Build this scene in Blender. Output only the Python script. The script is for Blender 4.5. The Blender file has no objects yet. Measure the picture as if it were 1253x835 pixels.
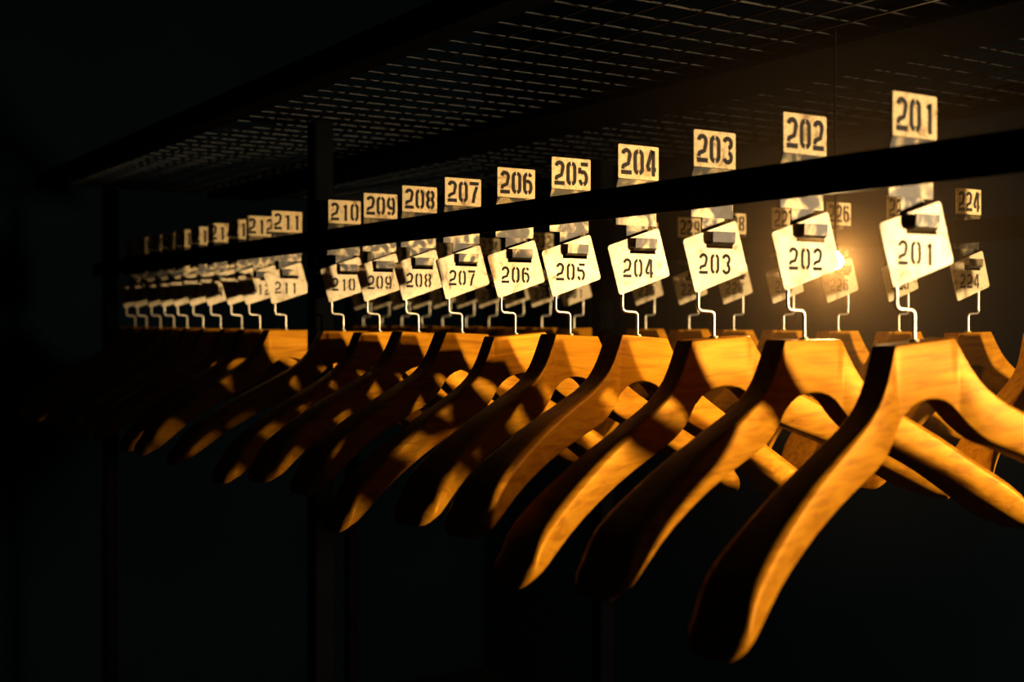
import bpy, bmesh, math, random
from mathutils import Vector, Matrix

# ---------------------------------------------------------------- camera, world, exposure
# World frame: +X runs across the rack (away from the aisle), +Y along the rails, Z up.
# The camera stands in the aisle at x = 0, y = 0.
ZC = 1.50                                   # eye height
FPX = 1500.0
THETA = math.atan(982.5 / FPX)              # angle between view axis and the rails
scene = bpy.context.scene
col = scene.collection
cam_d = bpy.data.cameras.new('camera')
cam_d.sensor_width = 36.0
cam_d.lens = 36.0 * FPX / 1253.0
cam_d.shift_y = -26.5 / 1253.0
cam_d.clip_start = 0.02
cam_d.dof.use_dof = True
cam_d.dof.focus_distance = 1.12
cam_d.dof.aperture_fstop = 6.3
cam = bpy.data.objects.new('camera', cam_d)
col.objects.link(cam)
cam.location = (0, 0, ZC)
cam.rotation_euler = (math.pi / 2, 0, -THETA)
scene.camera = cam

world = bpy.data.worlds.new('night')
world.use_nodes = True
scene.world = world
bg = world.node_tree.nodes['Background']
bg.inputs[0].default_value = (0.55, 0.85, 1.0, 1)
bg.inputs[1].default_value = 0.0035

scene.view_settings.view_transform = 'Standard'
scene.view_settings.look = 'None'
scene.view_settings.exposure = 0.0
scene.view_settings.gamma = 1.0
scene.view_settings.use_curve_mapping = False

LAMP_POS = (1.53, -0.48, ZC + 0.015)        # the lamp at the near end of the rack
LAMP_R = 0.052
LAMP_L = 2300.0
LAMP_COL = (1.0, 0.76, 0.44)
ADDED_BULB_POS = None                             # small bulb added between the rows for a glow, set below
SMALL_L = 2000.0
rnd = random.Random(7)
EPS = 1e-4

# ---------------------------------------------------------------- materials
def new_mat(name):
    m = bpy.data.materials.new(name)
    m.use_nodes = True
    nt = m.node_tree
    return m, nt, nt.nodes['Principled BSDF']

def N(nt, kind, **kw):
    n = nt.nodes.new(kind)
    for k, v in kw.items():
        setattr(n, k, v)
    return n

def ramp(nt, stops):
    r = N(nt, 'ShaderNodeValToRGB')
    e = r.color_ramp.elements
    while len(e) < len(stops):
        e.new(0.5)
    for el, (p, c) in zip(e, stops):
        el.position = p
        el.color = (*c, 1)
    return r

def mat_plain(name, colr, rough=0.5, metal=0.0, var=0.25, scale=30):
    m, nt, b = new_mat(name)
    tc = N(nt, 'ShaderNodeTexCoord')
    nz = N(nt, 'ShaderNodeTexNoise')
    nz.inputs['Scale'].default_value = scale
    nz.inputs['Detail'].default_value = 5
    nt.links.new(tc.outputs['Object'], nz.inputs['Vector'])
    lo = tuple(c * (1 - var) for c in colr)
    hi = tuple(min(1, c * (1 + var)) for c in colr)
    r = ramp(nt, [(0.3, lo), (0.7, hi)])
    nt.links.new(nz.outputs['Fac'], r.inputs['Fac'])
    nt.links.new(r.outputs['Color'], b.inputs['Base Color'])
    b.inputs['Roughness'].default_value = rough
    b.inputs['Metallic'].default_value = metal
    return m

def mat_wood():
    m, nt, b = new_mat('varnished_beech')
    tc = N(nt, 'ShaderNodeTexCoord')
    oi = N(nt, 'ShaderNodeObjectInfo')
    mp = N(nt, 'ShaderNodeMapping')
    mp.inputs['Scale'].default_value = (7, 90, 80)
    off = N(nt, 'ShaderNodeVectorMath', operation='ADD')
    rv = N(nt, 'ShaderNodeCombineXYZ')
    mul = N(nt, 'ShaderNodeMath', operation='MULTIPLY')
    mul.inputs[1].default_value = 13.7
    nt.links.new(oi.outputs['Random'], mul.inputs[0])
    nt.links.new(mul.outputs[0], rv.inputs[0])
    nt.links.new(mul.outputs[0], rv.inputs[2])
    nt.links.new(tc.outputs['Object'], mp.inputs['Vector'])
    nt.links.new(mp.outputs['Vector'], off.inputs[0])
    nt.links.new(rv.outputs[0], off.inputs[1])
    nz = N(nt, 'ShaderNodeTexNoise')
    nz.inputs['Scale'].default_value = 2.4
    nz.inputs['Detail'].default_value = 6
    nz.inputs['Distortion'].default_value = 0.6
    nt.links.new(off.outputs[0], nz.inputs['Vector'])
    r = ramp(nt, [(0.25, (0.185, 0.060, 0.003)), (0.5, (0.335, 0.124, 0.005)), (0.75, (0.41, 0.168, 0.008))])
    nt.links.new(nz.outputs['Fac'], r.inputs['Fac'])
    # slight tone difference from hanger to hanger
    hsv = N(nt, 'ShaderNodeHueSaturation')
    mr = N(nt, 'ShaderNodeMapRange')
    mr.inputs['To Min'].default_value = 0.72
    mr.inputs['To Max'].default_value = 1.12
    nt.links.new(oi.outputs['Random'], mr.inputs['Value'])
    nt.links.new(mr.outputs[0], hsv.inputs['Value'])
    nt.links.new(r.outputs['Color'], hsv.inputs['Color'])
    nt.links.new(hsv.outputs['Color'], b.inputs['Base Color'])
    b.inputs['Roughness'].default_value = 0.38
    b.inputs['Metallic'].default_value = 0.10
    b.inputs['Specular IOR Level'].default_value = 0.03
    b.inputs['Specular Tint'].default_value = (1.0, 0.55, 0.14, 1)
    bp = N(nt, 'ShaderNodeBump')
    bp.inputs['Strength'].default_value = 0.06
    bp.inputs['Distance'].default_value = 0.001
    nt.links.new(nz.outputs['Fac'], bp.inputs['Height'])
    nt.links.new(bp.outputs[0], b.inputs['Normal'])
    return m

def mat_brass(name, base, dark, rough, metal, worn):
    m, nt, b = new_mat(name)
    tc = N(nt, 'ShaderNodeTexCoord')
    oi = N(nt, 'ShaderNodeObjectInfo')
    off = N(nt, 'ShaderNodeVectorMath', operation='ADD')
    rv = N(nt, 'ShaderNodeCombineXYZ')
    nt.links.new(oi.outputs['Random'], rv.inputs[0])
    nt.links.new(oi.outputs['Random'], rv.inputs[1])
    nt.links.new(tc.outputs['Object'], off.inputs[0])
    nt.links.new(rv.outputs[0], off.inputs[1])
    n1 = N(nt, 'ShaderNodeTexNoise')
    n1.inputs['Scale'].default_value = 60
    n1.inputs['Detail'].default_value = 4
    n1.inputs['Distortion'].default_value = 1.2
    n2 = N(nt, 'ShaderNodeTexNoise')
    n2.inputs['Scale'].default_value = 420
    n2.inputs['Detail'].default_value = 3
    nt.links.new(off.outputs[0], n1.inputs['Vector'])
    nt.links.new(off.outputs[0], n2.inputs['Vector'])
    r1 = ramp(nt, [(worn, dark), (worn + 0.16, base)])
    r2 = ramp(nt, [(0.30, tuple(c * 0.62 for c in base)), (0.52, base)])
    nt.links.new(n1.outputs['Fac'], r1.inputs['Fac'])
    nt.links.new(n2.outputs['Fac'], r2.inputs['Fac'])
    mx = N(nt, 'ShaderNodeMix', data_type='RGBA', blend_type='DARKEN')
    mx.inputs[0].default_value = 1.0
    nt.links.new(r1.outputs['Color'], mx.inputs[6])
    nt.links.new(r2.outputs['Color'], mx.inputs[7])
    nt.links.new(mx.outputs[2], b.inputs['Base Color'])
    mr = N(nt, 'ShaderNodeMapRange')
    mr.inputs['To Min'].default_value = rough + 0.14
    mr.inputs['To Max'].default_value = rough - 0.08
    nt.links.new(n1.outputs['Fac'], mr.inputs['Value'])
    nt.links.new(mr.outputs[0], b.inputs['Roughness'])
    b.inputs['Metallic'].default_value = metal
    bp = N(nt, 'ShaderNodeBump')
    bp.inputs['Strength'].default_value = 0.10
    bp.inputs['Distance'].default_value = 0.0006
    nt.links.new(n1.outputs['Fac'], bp.inputs['Height'])
    nt.links.new(bp.outputs[0], b.inputs['Normal'])
    return m

def mat_emit(name, colr, strength):
    m, nt, b = new_mat(name)
    nt.nodes.remove(b)
    e = N(nt, 'ShaderNodeEmission')
    e.inputs[0].default_value = (*colr, 1)
    e.inputs[1].default_value = strength
    nt.links.new(e.outputs[0], nt.nodes['Material Output'].inputs['Surface'])
    return m

M = {}
M['wood'] = mat_wood()
M['tag'] = mat_brass('tag_brass', (0.40, 0.300, 0.160), (0.15, 0.095, 0.036), 0.46, 0.22, 0.28)
M['plate'] = mat_brass('plate_brass', (0.46, 0.325, 0.150), (0.18, 0.11, 0.04), 0.60, 0.03, 0.31)
M['strip'] = mat_brass('worn_brass', (0.15, 0.105, 0.042), (0.012, 0.008, 0.003), 0.42, 0.65, 0.48)
M['hook'] = mat_brass('rusted_hook_brass', (0.13, 0.09, 0.036), (0.008, 0.005, 0.002), 0.45, 0.6, 0.48)
M['wire'] = mat_plain('hook_steel', (0.42, 0.36, 0.26), 0.34, 0.85, 0.1, 60)
M['ink'] = mat_plain('stencil_black', (0.012, 0.009, 0.007), 0.75, 0.0, 0.3, 80)
M['rack'] = mat_plain('black_painted_steel', (0.0008, 0.0009, 0.0010), 0.6, 0.0, 0.3, 25)
M['mesh'] = mat_plain('dark_mesh_wire', (0.0026, 0.0024, 0.0022), 0.42, 0.5, 0.9, 40)  # strong tone noise paints broken highlight dashes along the wires
M['rack'].node_tree.nodes['Principled BSDF'].inputs['Specular IOR Level'].default_value = 0.008
M['ink'].node_tree.nodes['Principled BSDF'].inputs['Specular IOR Level'].default_value = 0.1
M['plate'].node_tree.nodes['Principled BSDF'].inputs['Specular IOR Level'].default_value = 0.15
M['tag'].node_tree.nodes['Principled BSDF'].inputs['Specular IOR Level'].default_value = 0.3
M['wall'] = mat_plain('dark_wall_paint', (0.0030, 0.0075, 0.0125), 0.9, 0.0, 0.3, 1.5)
M['floor'] = mat_plain('dark_floor', (0.006, 0.007, 0.008), 0.85, 0.0, 0.3, 2)
M['socket'] = mat_plain('black_socket', (0.0016, 0.0015, 0.0014), 0.7, 0.0, 0.2, 40)
M['screw'] = mat_plain('ferrule_brass', (0.50, 0.36, 0.16), 0.4, 0.9, 0.2, 90)
for k in ('wall', 'floor', 'socket', 'mesh'):
    M[k].node_tree.nodes['Principled BSDF'].inputs['Specular IOR Level'].default_value = 0.03 if k != 'mesh' else 0.3
M['lamp'] = mat_emit('lamp_glow', LAMP_COL, LAMP_L)
M['bulb'] = mat_emit('added_bulb_glow', (1.0, 0.62, 0.24), SMALL_L)

# ---------------------------------------------------------------- helpers
def link_obj(name, me, mat=None, parent=None, loc=None):
    o = bpy.data.objects.new(name, me)
    col.objects.link(o)
    if mat and not me.materials:
        me.materials.append(mat)
    if parent:
        o.parent = parent
    if loc:
        o.location = loc
    return o

def finish(bm, name, smooth=None):
    me = bpy.data.meshes.new(name)
    bmesh.ops.recalc_face_normals(bm, faces=bm.faces[:])
    bm.to_mesh(me)
    bm.free()
    if smooth is not None:
        for p in me.polygons:
            p.use_smooth = True
        me.set_sharp_from_angle(angle=math.radians(smooth))
    return me

def empty(name, loc, rz=0):
    o = bpy.data.objects.new(name, None)
    col.objects.link(o)
    o.empty_display_size = 0.03
    o.location = loc
    o.rotation_euler = (0, 0, rz)
    return o

def tag(o, label, cat, group=None):
    o['label'] = label
    o['category'] = cat
    if group:
        o['group'] = group

def box_bm(bm, lo, hi, bevel=0.0):
    b2 = bmesh.new()
    bmesh.ops.create_cube(b2, size=1)
    for v in b2.verts:
        v.co = Vector([lo[i] + (v.co[i] + 0.5) * (hi[i] - lo[i]) for i in range(3)])
    if bevel:
        bmesh.ops.bevel(b2, geom=b2.edges[:], offset=bevel, segments=2, affect='EDGES')
    tmp = bpy.data.meshes.new('tmp')
    b2.to_mesh(tmp)
    b2.free()
    bm.from_mesh(tmp)
    bpy.data.meshes.remove(tmp)

def box(name, lo, hi, mat, parent=None, bevel=0.0):
    bm = bmesh.new()
    box_bm(bm, lo, hi, bevel)
    return link_obj(name, finish(bm, name), mat, parent)

def fillet(pts, rad, n=5):
    """round the corners of a 3D polyline"""
    out = [Vector(pts[0])]
    for i in range(1, len(pts) - 1):
        p, a, b = Vector(pts[i]), Vector(pts[i - 1]), Vector(pts[i + 1])
        r = min(rad, (a - p).length * 0.48, (b - p).length * 0.48)
        s, e = p + (a - p).normalized() * r, p + (b - p).normalized() * r
        for k in range(n + 1):
            t = k / n
            out.append((1 - t) ** 2 * s + 2 * t * (1 - t) * p + t * t * e)
    out.append(Vector(pts[-1]))
    return out

def tube_bm(bm, pts, r, seg=8):
    pts = [Vector(p) for p in pts]
    rings = []
    up = Vector((0, 1, 0))
    for i, p in enumerate(pts):
        d = (pts[min(i + 1, len(pts) - 1)] - pts[max(i - 1, 0)]).normalized()
        ref = up if abs(d.dot(up)) < 0.95 else Vector((1, 0, 0))
        s = d.cross(ref).normalized()
        q = d.cross(s).normalized()
        rings.append([bm.verts.new(p + r * (math.cos(a) * s + math.sin(a) * q))
                      for a in [2 * math.pi * k / seg for k in range(seg)]])
    for A, B in zip(rings, rings[1:]):
        for k in range(seg):
            bm.faces.new((A[k], A[(k + 1) % seg], B[(k + 1) % seg], B[k]))
    bm.faces.new(rings[0][::-1])
    bm.faces.new(rings[-1])

def lathe_bm(bm, prof, seg=20, c=(0, 0, 0)):
    rings = []
    for r, z in prof:
        rings.append([bm.verts.new((c[0] + max(r, 1e-5) * math.cos(2 * math.pi * k / seg),
                                    c[1] + max(r, 1e-5) * math.sin(2 * math.pi * k / seg), c[2] + z)) for k in range(seg)])
    for A, B in zip(rings, rings[1:]):
        for k in range(seg):
            bm.faces.new((A[k], A[(k + 1) % seg], B[(k + 1) % seg], B[k]))
    bm.faces.new(rings[0][::-1])
    bm.faces.new(rings[-1])

# ---------------------------------------------------------------- stencil digits
def arc(cx, cy, rx, ry, a0, a1, n=8):
    return [(cx + rx * math.cos(math.radians(a0 + (a1 - a0) * k / n)),
             cy + ry * math.sin(math.radians(a0 + (a1 - a0) * k / n))) for k in range(n + 1)]

def digit_strokes(d, W, H, s):
    x0, x1, y0, y1 = s / 2, W - s / 2, s / 2, H - s / 2
    xm, r = W / 2, (W - s) / 2
    ym = H * 0.52
    g = math.degrees(math.asin(min(0.9, (0.18 if s > 0.003 else 0.30) * s / r)))
    top = (xm, y1 - r)
    bot = (xm, y0 + r)
    if d == '0':
        L = arc(*top, r, r, 90 + g, 180) + arc(*bot, r, r, 180, 270 - g)
        R = arc(*top, r, r, 90 - g, 0) + arc(*bot, r, r, 0, -90 + g)
        return [L, R]
    if d == '1':
        xc = xm + 0.12 * W
        return [[(xc - 0.26 * W, y1 - 0.16 * H), (xc, y1 - 0.02 * H), (xc, 0)]]
    if d == '2':
        b = s * (1.18 if s > 0.003 else 1.4)
        return [arc(*top, r, r, 172, -20, 12) + [(xm + 0.55 * r, H * 0.42), (x0 + 0.15 * r, b + 0.12 * H), (x0, b)],
                [(0, y0), (W, y0)]]
    if d == '3':
        ru = min(r, (y1 - ym) / 2)
        rl = min(r, (ym - y0) / 2)
        return [arc(xm, y1 - ru, r, ru, 165, -78, 16), arc(xm, y0 + rl, r, rl, 78, -165, 16)]
    if d == '4':
        xs = W * 0.74
        yb = H * 0.26
        return [[(xs - 0.12 * W, H), (x0, yb + s * 0.5), (x0 + 0.05 * W, yb), (xs - s * 0.75, yb)],
                [(xs, H * 0.98), (xs, 0)], [(xs + s * 0.5, yb), (W, yb)]]
    if d == '5':
        rl = (ym + 0.08 * H - y0) / 2
        return [[(x0 + s * 0.3, y1), (W - 0.02 * W, y1)],
                [(x0, y1 - s * 0.85), (x0, ym)],
                arc(xm, y0 + rl, r, rl, 130, 10, 7) + arc(xm, y0 + rl, r, rl, 0, -90 + g, 6),
                arc(xm, y0 + rl, r, rl, -90 - g, -165, 5)]
    if d in '69':
        rl = (ym + 0.08 * H - y0) / 2
        A = [arc(*top, r, r, 20, 90 - g, 4),
             arc(*top, r, r, 90 + g, 180) + arc(*bot, r, r, 180, 270 - g),
             arc(xm, y0 + rl, r, rl, 120, 0, 7) + arc(xm, y0 + rl, r, rl, -8, -90 + g, 6)]
        if d == '9':
            A = [[(W - x, H - y) for x, y in p] for p in A]
        return A
    if d == '7':
        return [[(0, y1), (W, y1)], [(x1 - 0.02 * W, y1 - s * 0.8), (xm + 0.05 * W, H * 0.45), (xm - 0.12 * W, 0)]]
    if d == '8':
        ru = (y1 - ym) / 2
        rl = (ym - y0) / 2
        out = []
        for sx in (0, 1):
            for cy, rr in ((y1 - ru, ru), (y0 + rl, rl)):
                a = arc(xm, cy, r, rr, 90 + g, 270 - g, 9)
                out.append([(W - x, y) for x, y in a] if sx else a)
        return out
    return []

def strip_faces(bm, pts, s, tf):
    n = len(pts)
    prev = None
    for i, p in enumerate(pts):
        a = Vector(pts[max(i - 1, 0)])
        b = Vector(pts[min(i + 1, n - 1)])
        d = (b - a).normalized()
        nn = Vector((-d.y, d.x)) * s / 2
        L, R = bm.verts.new(tf(Vector(p) + nn)), bm.verts.new(tf(Vector(p) - nn))
        if prev:
            bm.faces.new((prev[0], prev[1], R, L))
        prev = (L, R)

def number_mesh(text, W, H, s, gap, cx, cy, y):
    """stencil lettering lying in the local XZ plane at the given local y, centred on (cx, cy)"""
    bm = bmesh.new()
    tot = len(text) * W + (len(text) - 1) * gap
    for i, ch in enumerate(text):
        ox = cx - tot / 2 + i * (W + gap)
        for st in digit_strokes(ch, W, H, s):
            strip_faces(bm, st, s, lambda p: Vector((ox + p.x, y, cy - H / 2 + p.y)))
    me = bpy.data.meshes.new('number')
    bm.to_mesh(me)
    bm.free()
    for p in me.polygons:           # printed side looks along local -Y
        if p.normal.y > 0:
            p.flip()
    return me

# ---------------------------------------------------------------- setting
def struct(o):
    o['kind'] = 'structure'
    return o
struct(box('floor', (-2.5, -2.5, -0.1), (2.9, 4.6, 0.0), M['floor']))
struct(box('ceiling', (-2.5, -2.5, 2.9), (2.9, 4.6, 3.0), M['wall']))
struct(box('wall_back', (2.8, -2.5, 0.0), (2.9, 4.6, 2.9), M['wall']))
struct(box('wall_left', (-2.5, 4.5, 0.0), (2.8, 4.6, 2.9), M['wall']))

# ---------------------------------------------------------------- rack
QF, QB = 0.647, 1.170                       # x of the two rows of hooks
T0, T1 = 0.13, 2.42                        # ends of the rack
H_SH = 0.252
rack = empty('coat_rack', (0.9, 1.0, 0))
tag(rack, 'black steel cloakroom rack with wire mesh hat shelf above two hook rails', 'coat rack')
def rbox(name, lo, hi, parent=rack, bevel=0.0015):
    bm = bmesh.new()
    box_bm(bm, lo, hi, bevel)
    me = finish(bm, name)
    o = link_obj(name, me, M['rack'], parent)
    base = Vector((0.9, 1.0, 0))
    me.transform(Matrix.Translation(-base))
    return o
for qr, ta in ((QF, T0), (QB, 0.605)):
    rbox('rail', (qr - 0.029, ta, ZC + 0.083), (qr - 0.0235, T1, ZC + 0.108))
POSTS = [(QF + 0.012, 0.15), (QF + 0.012, 1.406), (QF + 0.012, 2.36), (QB + 0.012, 0.62), (QB + 0.012, 1.513), (QB + 0.012, 2.44 - 0.04)]
for (q, t) in POSTS:
    rbox('post', (q - 0.0355, t - 0.0125, 0), (q - 0.0105 + 0.0, t + 0.0125, ZC + H_SH - 0.006))
frame = rbox('shelf_frame', (0.515, T0, ZC + H_SH - 0.006), (0.548, T1, ZC + H_SH + 0.02))
frame_parts = [((0.845, T0), (0.962, T1)), ((1.252, T0), (1.285, T1))]
for (a, b) in frame_parts:
    rbox('shelf_beam', (a[0], a[1], ZC + H_SH - 0.006), (b[0], b[1], ZC + H_SH + 0.02), frame)
for t in (T0 + 0.015, 1.482, T1 - 0.015):
    rbox('shelf_crossbar', (0.548 + EPS, t - 0.014, ZC + H_SH + 0.003), (0.845 - EPS, t + 0.014, ZC + H_SH + 0.019), frame)
    rbox('shelf_crossbar', (0.962 + EPS, t - 0.014, ZC + H_SH + 0.003), (1.252 - EPS, t + 0.014, ZC + H_SH + 0.019), frame)
# welded mesh, each wire its own piece
base = Vector((0.9, 1.0, 0))
def wire_mesh(a, b, r):
    bm = bmesh.new()
    tube_bm(bm, [a, b], r, 6)
    return finish(bm, 'shelf_wire', 50)
PITCH = 0.041
for (q0, q1) in ((0.548, 0.845), (0.962, 1.252)):
    me = wire_mesh((q0 - 0.9, 0, ZC + H_SH + 0.0005), (q1 - 0.9, 0, ZC + H_SH + 0.0005), 0.0009)
    t = T0 + 0.05
    while t < T1 - 0.03:
        link_obj('shelf_wire', me, M['mesh'], frame, (0, t - 1.0, 0))
        t += PITCH
    me = wire_mesh((0, T0 + 0.02 - 1.0, ZC + H_SH - 0.0021), (0, T1 - 0.02 - 1.0, ZC + H_SH - 0.0014), 0.0010)
    k = max(1, round((q1 - q0) / PITCH))
    for i in range(1, k):
        link_obj('shelf_wire', me, M['mesh'], frame, (q0 + (q1 - q0) * i / k - 0.9, 0, 0))

# ---------------------------------------------------------------- number brackets
PW, TH = 0.043, 0.0011                       # plate width, sheet thickness
def sheet(outline, axis_pts, th):
    """extrude a folded strip: axis_pts = [(y, z, x0, x1)] profile stations"""
    bm = bmesh.new()
    pr = None
    n = len(axis_pts)
    def nrm(i):
        a = axis_pts[max(i - 1, 0)]
        b = axis_pts[min(i + 1, n - 1)]
        d = Vector((b[0] - a[0], b[1] - a[1])).normalized()
        return Vector((-d.y, d.x))
    for i, (y, z, xa, xb) in enumerate(axis_pts):
        m = nrm(i) * th / 2
        ring = [bm.verts.new((xa, y + m.x, z + m.y)), bm.verts.new((xb, y + m.x, z + m.y)),
                bm.verts.new((xb, y - m.x, z - m.y)), bm.verts.new((xa, y - m.x, z - m.y))]
        if pr:
            for k in range(4):
                bm.faces.new((pr[k], pr[(k + 1) % 4], ring[(k + 1) % 4], ring[k]))
        else:
            bm.faces.new(ring)
        pr = ring
    bm.faces.new(pr[::-1])
    return bm

def rounded_rect(w, h, r, n=4):
    pts = []
    for cx, cy, a in ((w / 2 - r, h / 2 - r, 0), (-w / 2 + r, h / 2 - r, 90), (-w / 2 + r, -h / 2 + r, 180), (w / 2 - r, -h / 2 + r, 270)):
        for k in range(n + 1):
            an = math.radians(a + 90 * k / n)
            pts.append((cx + r * math.cos(an), cy + r * math.sin(an)))
    return pts

def plate_mesh(name, outer, hole, th):
    """flat sheet in the XZ plane (front at y = -th/2) with an optional hole"""
    bm = bmesh.new()
    edges = []
    for loop in ([outer, hole] if hole else [outer]):
        vs = [bm.verts.new((x, -th / 2, z)) for x, z in loop]
        for i in range(len(vs)):
            edges.append(bm.edges.new((vs[i], vs[(i + 1) % len(vs)])))
    bmesh.ops.triangle_fill(bm, edges=edges, use_beauty=True)
    faces = bm.faces[:]
    res = bmesh.ops.extrude_face_region(bm, geom=faces)
    vs = [g for g in res['geom'] if isinstance(g, bmesh.types.BMVert)]
    for v in vs:
        v.co.y += th
    return finish(bm, name)

# local origin of a bracket: the hook centre line (u = 0) at eye height
ub = (-0.0195, -0.0195 + PW)                 # plate from the rail outwards
sl = (-0.0085, 0.0145)                       # stem
bracket_me = finish(sheet(None, [(-0.0030, 0.1165, *ub), (0.0, 0.1085, *ub), (0.0, 0.0785, *ub)], TH), 'strip')
hook_pts = [(0.0, 0.0784, *sl), (0.0, 0.0605, *sl), (-0.0012, 0.0582, *sl), (-0.0100, 0.0578, *sl), (-0.0122, 0.0592, *sl), (-0.0126, 0.0672, *sl)]
hook_me = finish(sheet(None, hook_pts, TH), 'hook')
nplate_me = plate_mesh('number_plate', [(x + sum(ub) / 2, z + 0.1310) for x, z in rounded_rect(PW, 0.0282, 0.0012)], None, TH)

ORD = {1: 'first', 2: 'second', 3: 'third', 4: 'fourth', 5: 'fifth', 6: 'sixth', 7: 'seventh', 8: 'eighth', 9: 'ninth', 10: 'tenth'}
def where(n, front):
    if front:
        if n <= 210:
            return 'front row, %s from the right' % ORD[n - 200]
        return 'front row, %s beyond the dark post' % ORD[n - 210]
    if n <= 223:
        return 'back row, at the right picture edge' if n == 223 else 'back row, past the right picture edge'
    if n <= 230:
        return 'back row, %s from the right' % ORD[n - 223]
    return 'back row, %s beyond the rear post' % ORD[n - 230]

def bracket(n, q, t, front):
    e = empty('number_bracket', (q, t, ZC))
    tag(e, 'brass bracket stencilled %d on black rail, %s' % (n, where(n, front)), 'number plate',
        'front rail number brackets' if front else 'back rail number brackets')
    link_obj('strip', bracket_me, M['strip'], e)
    link_obj('hook', hook_me, M['hook'], e)
    p = link_obj('number_plate', nplate_me, M['plate'], e)
    p.location = (0, -0.0030, 0)
    lean = math.radians(rnd.uniform(-1.5, 1.5))
    me = number_mesh(str(n), 0.0112, 0.0220, 0.0037, 0.0019, sum(ub) / 2, 0.1312, -TH / 2 - 0.0002)
    link_obj('number', me, M['ink'], p)
    return e

# ---------------------------------------------------------------- hangers
def lerp_tab(tab, x):
    for (a, va), (b, vb) in zip(tab, tab[1:]):
        if x <= b:
            k = (x - a) / (b - a)
            return va + (vb - va) * k
    return tab[-1][1]

def smooth_tab(tab, x):
    """Catmull-like smooth interpolation through a table"""
    n = len(tab)
    for i in range(n - 1):
        a, b = tab[i], tab[i + 1]
        if x <= b[0] or i == n - 2:
            h = b[0] - a[0]
            k = (x - a[0]) / h
            def slope(j):
                if j <= 0 or j >= n - 1:
                    j2, j1 = min(max(j, 0) + 1, n - 1), max(min(j, n - 1) - 1, 0)
                else:
                    j2, j1 = j + 1, j - 1
                return (tab[j2][1] - tab[j1][1]) / (tab[j2][0] - tab[j1][0])
            m0, m1 = slope(i) * h, slope(i + 1) * h
            return ((2 * k ** 3 - 3 * k ** 2 + 1) * a[1] + (k ** 3 - 2 * k ** 2 + k) * m0 +
                    (-2 * k ** 3 + 3 * k ** 2) * b[1] + (k ** 3 - k ** 2) * m1)

TOP = [(0.030, -0.0015), (0.036, -0.012), (0.046, -0.027), (0.062, -0.041), (0.090, -0.056), (0.125, -0.073), (0.160, -0.093), (0.185, -0.1085), (0.198, -0.119), (0.206, -0.130)]
BOT = [(0.0, -0.037), (0.014, -0.039), (0.026, -0.046), (0.038, -0.059), (0.052, -0.070), (0.075, -0.080), (0.100, -0.0905), (0.125, -0.102), (0.160, -0.121), (0.182, -0.1345), (0.196, -0.1425), (0.206, -0.1455)]
FRONT = [(0.0, 0.0095), (0.030, 0.0095), (0.045, 0.0130), (0.062, 0.0160), (0.100, 0.0210), (0.150, 0.0310), (0.180, 0.0400), (0.206, 0.0500)]
WID = [(0.0, 0.019), (0.030, 0.019), (0.070, 0.021), (0.110, 0.026), (0.150, 0.034), (0.190, 0.043), (0.206, 0.044)]

def hanger_section(u):
    a = abs(u)
    top = 0.0 if a <= 0.029 else smooth_tab(TOP, max(a, 0.030))
    bot = smooth_tab(BOT, a)
    fr = lerp_tab(FRONT, a) if a <= 0.030 else smooth_tab(FRONT[1:], a)
    wd = lerp_tab(WID, a) if a <= 0.030 else smooth_tab(WID[1:], a)
    return top, bot, fr, wd

def section_ring(top, bot, fr, wd, rf, n=4):
    """rounded rectangle in (w, v): w forward"""
    h = top - bot
    r = min(rf, h * 0.45, wd * 0.45)
    cw, cv = fr - wd / 2, (top + bot) / 2
    return [(cw + x, cv + z) for x, z in rounded_rect(wd, h, r, n)]

def make_body():
    bm = bmesh.new()
    st = [0.0, 0.008, 0.016, 0.023, 0.0288, 0.0300, 0.0325, 0.036, 0.041, 0.047, 0.054, 0.062, 0.072, 0.084, 0.097, 0.11, 0.124, 0.138, 0.152, 0.166, 0.178, 0.189, 0.197, 0.202, 0.206]
    us = [-u for u in st[::-1]] + st[1:]
    rings = []
    def add(u, ring):
        rings.append([bm.verts.new((u, -w, v)) for w, v in ring])
    def end(sign):
        top, bot, fr, wd = hanger_section(0.206)
        out = []
        for k, (du, sc) in enumerate(((0.0032, 0.95), (0.0062, 0.86), (0.0088, 0.72), (0.0106, 0.52), (0.0114, 0.25))):
            cw, cv = fr - wd / 2, (top + bot) / 2 - 0.75 * du
            ring = section_ring(top, bot, fr, wd, 0.007)
            c0 = (top + bot) / 2
            out.append((sign * (0.206 + du), [(cw + (w - cw) * sc, cv + (v - c0) * sc) for w, v in ring]))
        return out
    for u, r in end(-1)[::-1]:
        add(u, r)
    for u in us:
        top, bot, fr, wd = hanger_section(u)
        a = abs(u)
        rf = 0.0012 + 0.0058 * min(1, max(0, (a - 0.03) / 0.13))
        add(u, section_ring(top, bot, fr, wd, rf))
    for u, r in end(1):
        add(u, r)
    m = len(rings[0])
    for A, B in zip(rings, rings[1:]):
        for k in range(m):
            bm.faces.new((A[k], A[(k + 1) % m], B[(k + 1) % m], B[k]))
    bm.faces.new(rings[0][::-1])
    bm.faces.new(rings[-1])
    me = finish(bm, 'wooden_body', 48)
    for ed in me.edges:                     # crisp facets where the neck block meets the arms
        a, b = (me.vertices[i].co for i in ed.vertices)
        if abs(abs(a.x) - 0.030) < 1e-5 and abs(abs(b.x) - 0.030) < 1e-5:
            ed.use_edge_sharp = True
    return me
body_me = make_body()

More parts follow.
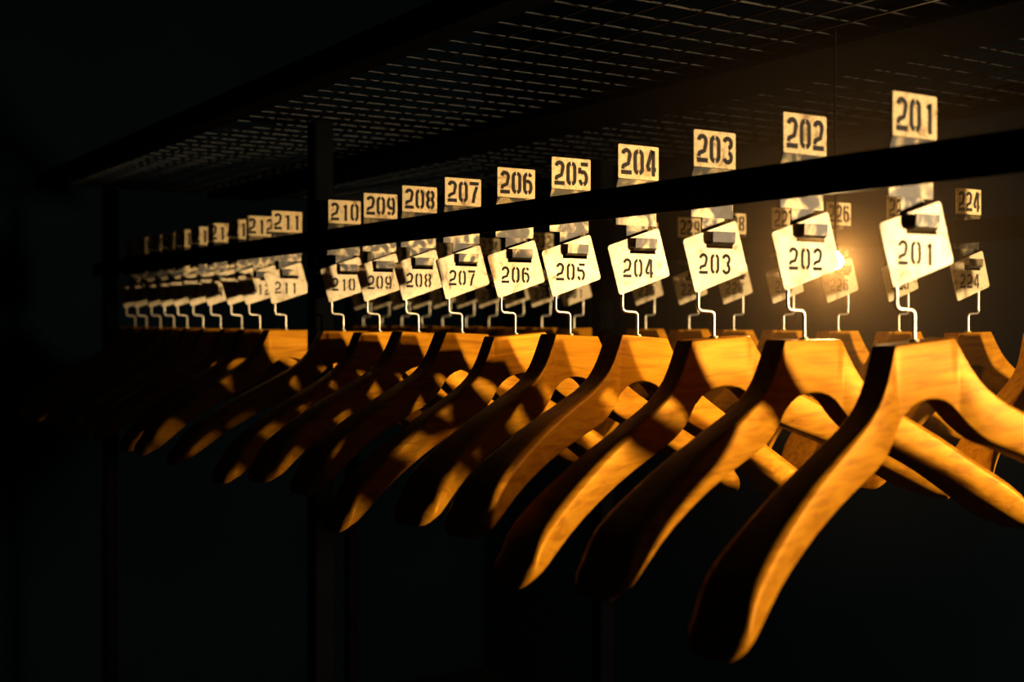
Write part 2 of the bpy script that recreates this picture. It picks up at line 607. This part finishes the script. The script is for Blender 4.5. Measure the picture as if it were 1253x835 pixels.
NECK = -0.0142                               # neck top below eye height
TAGC = 0.0484                                # tag centre above eye height
ROT = math.radians(17.4)
TAG_TH = 0.0012
def make_tag(cx):
    pts = []
    for x, z in rounded_rect(0.057, 0.042, 0.0026, 5):
        pts.append((x * math.cos(ROT) - z * math.sin(ROT), x * math.sin(ROT) + z * math.cos(ROT)))
    hole = [(-0.0100, 0.0062), (0.0175, 0.0062), (0.0175, 0.0118), (-0.0100, 0.0118)]
    return plate_mesh('tag_plate', pts, hole, TAG_TH)
tag_me = make_tag(0)

def make_wire(side):
    """wire from a tag corner, jogging over the neck centre; tag-centred coordinates"""
    bm = bmesh.new()
    nz = NECK - TAGC
    xs = -0.0160 if side < 0 else 0.0175
    ztop = -0.0245 if side < 0 else -0.0105
    pts = fillet([(xs, 0.0021, ztop), (xs, 0.0021, -0.0415), (0.0, 0.0021, -0.0425), (0.0, 0.0021, nz - 0.006)], 0.0038, 6)
    tube_bm(bm, pts, 0.00135, 8)
    return finish(bm, 'hook_wire', 60)
wire_me = {-1: make_wire(-1), 1: make_wire(1)}
bm = bmesh.new()
lathe_bm(bm, [(0.0014, 0.0012), (0.0030, 0.0010), (0.0034, 0.0002), (0.0034, -0.0006)], 14)
ferrule_me = finish(bm, 'ferrule', 40)

def hanger(n, q, t, yaw, roll, front, tag_yaw=0.0, label=None):
    """q, t: the hook; the tag hangs 6 mm before the bracket sheet"""
    e = empty('coat_hanger', (q, t - 0.0062, ZC + TAGC))
    tag(e, label or 'wooden coat hanger with metal tag %d, %s' % (n, where(n, front)), 'coat hanger',
        'wooden hangers on the front rail' if front else 'wooden hangers on the back rail')
    tp = link_obj('tag_plate', tag_me, M['tag'], e)
    tp.rotation_euler = (0, 0, math.radians(tag_yaw))
    me = number_mesh(str(n), 0.0090, 0.0160, 0.0025, 0.0027, -0.0012, -0.0058, -TAG_TH / 2 - 0.0002)
    link_obj('number', me, M['ink'], tp)
    w = link_obj('hook_wire', wire_me[-1 if front else 1], M['wire'], e)
    w.rotation_euler = (0, 0, math.radians(tag_yaw))
    b = link_obj('wooden_body', body_me, M['wood'], e)
    b.location = (0.0, 0.0021, NECK - TAGC)
    b.rotation_euler = (0, math.radians(-roll), math.radians(yaw))
    fe = link_obj('ferrule', ferrule_me, M['screw'], e)
    fe.location = (0.0, 0.0021, NECK - TAGC + 0.0004)
    return e

FT = [0.521, 0.6155, 0.7086, 0.8014, 0.8969, 0.9865, 1.086, 1.178, 1.271, 1.3669,
      1.545, 1.638, 1.708, 1.7954, 1.8741, 1.9503, 2.0180, 2.0900, 2.1704, 2.2385]
YAW = [0.4, 2.2, -1.0, 11.0, 13.8, -0.8, 12.0, 10.5, 5.0, -4.0, 6, 9, 3, 2, 0, 4, 7, 3, 5, 2]
ROLL = [4.4, -0.2, 3.4, -3.6, -2.5, 4.4, -2.4, -2.5, 1.2, -0.5, 0, 1, -1, 0.5, 0, 1, -0.5, 0, 0.5, 0]
TYAW = [-4, -1.5, 0, 0.5, 1, 0.5, 3.5, 4, 5, 5, 3, -1, 0.5, 5, 6, 4, 5, 6, 3, 4]
for i, t in enumerate(FT):
    n = 201 + i
    bracket(n, QF, t, True)
    hanger(n, QF, t, YAW[i], ROLL[i], True, TYAW[i])

BT = [0.8655, 0.9605, 1.0530, 1.1450, 1.2380, 1.3290, 1.4260, 1.6070, 1.6990, 1.7800,
      1.8660, 1.9440, 2.0320, 2.1130, 2.1960, 2.2840, 2.3700]
for i, t in enumerate(BT):
    n = 224 + i
    bracket(n, QB, t, False)
    hanger(n, QB, t, rnd.uniform(1, 10), rnd.uniform(-1.5, 1.5), False, rnd.uniform(-3, 3))
for n, t, yw, lab in ((223, 0.771, 7, 'wooden coat hanger cut by the right picture edge, behind hanger 201'),
                      (222, 0.677, 6, 'wooden hanger showing only its arm tip at the right picture edge')):
    bracket(n, QB, t, False)
    hanger(n, QB, t, yw, 0, False, 0, lab)

# ---------------------------------------------------------------- lamps
def lamp(name, pos, r, mat, label, ztop):
    e = empty(name, pos)
    tag(e, label, 'lamp')
    bm = bmesh.new()
    prof = [(r * math.sin(math.radians(a)), -r * math.cos(math.radians(a))) for a in range(0, 141, 10)]
    prof += [(r * 0.5, r * 1.0), (r * 0.42, r * 1.15)]
    lathe_bm(bm, prof, 24)
    link_obj('bulb', finish(bm, 'bulb', 60), mat, e)
    bm = bmesh.new()
    lathe_bm(bm, [(r * 0.45, r * 1.16), (r * 0.5, r * 1.25), (r * 0.5, r * 2.0), (r * 0.25, r * 2.2), (r * 0.1, r * 2.25)], 18)
    link_obj('socket', finish(bm, 'socket', 40), M['socket'], e)
    bm = bmesh.new()
    tube_bm(bm, [(0, 0, r * 2.2), (0, 0, ztop - pos[2])], 0.0009, 8)
    link_obj('cord', finish(bm, 'cord', 60), M['socket'], e)
    return e
lamp('pendant_lamp', LAMP_POS, LAMP_R, M['lamp'], 'warm glowing bulb lamp hung beside the near end of the rack', 2.9)
qz = 0.80
Z = FPX * qz / (math.cos(THETA) * (1022 + 356))
tz = (Z - qz * math.sin(THETA)) / math.cos(THETA)
ADDED_BULB_POS = (qz, tz, ZC + (391 - 320) * Z / FPX)
lamp('added_bulb', ADDED_BULB_POS, 0.0068, M['bulb'], 'small bright bulb added for its glow behind the corner of tag 202', ZC + H_SH - 0.006)  # made-up source standing in for the bright flare at the tag corner

# ---------------------------------------------------------------- thin haze sphere, added to spread light around the added bulb
GLOW_R, GLOW_D = 0.32, 0.0105
bm = bmesh.new()
bmesh.ops.create_icosphere(bm, subdivisions=3, radius=GLOW_R)
hz = link_obj('glow', finish(bm, 'glow'), None, None, ADDED_BULB_POS)
hm = bpy.data.materials.new('glow_scatter')
hm.use_nodes = True
nt = hm.node_tree
nt.nodes.remove(nt.nodes['Principled BSDF'])
vs = N(nt, 'ShaderNodeVolumeScatter')
vs.inputs['Color'].default_value = (1, 0.66, 0.34, 1)
tc = N(nt, 'ShaderNodeTexCoord')
ln = N(nt, 'ShaderNodeVectorMath', operation='LENGTH')
nt.links.new(tc.outputs['Object'], ln.inputs[0])
mr = N(nt, 'ShaderNodeMapRange')
mr.interpolation_type = 'SMOOTHSTEP'
mr.inputs['From Min'].default_value = 0.0
mr.inputs['From Max'].default_value = GLOW_R
mr.inputs['To Min'].default_value = GLOW_D
mr.inputs['To Max'].default_value = 0.0
nt.links.new(ln.outputs['Value'], mr.inputs['Value'])
ad = N(nt, 'ShaderNodeMath', operation='ADD')
ad.inputs[1].default_value = 0.010
dv = N(nt, 'ShaderNodeMath', operation='DIVIDE')
nt.links.new(ln.outputs['Value'], ad.inputs[0])
nt.links.new(mr.outputs[0], dv.inputs[0])
nt.links.new(ad.outputs[0], dv.inputs[1])
nt.links.new(dv.outputs[0], vs.inputs['Density'])
nt.links.new(vs.outputs[0], nt.nodes['Material Output'].inputs['Volume'])
hz.data.materials.append(hm)
hz['kind'] = 'stuff'
hz['label'] = 'added scatter sphere, warm haze glowing around the small bright bulb'
hz['category'] = 'glow'
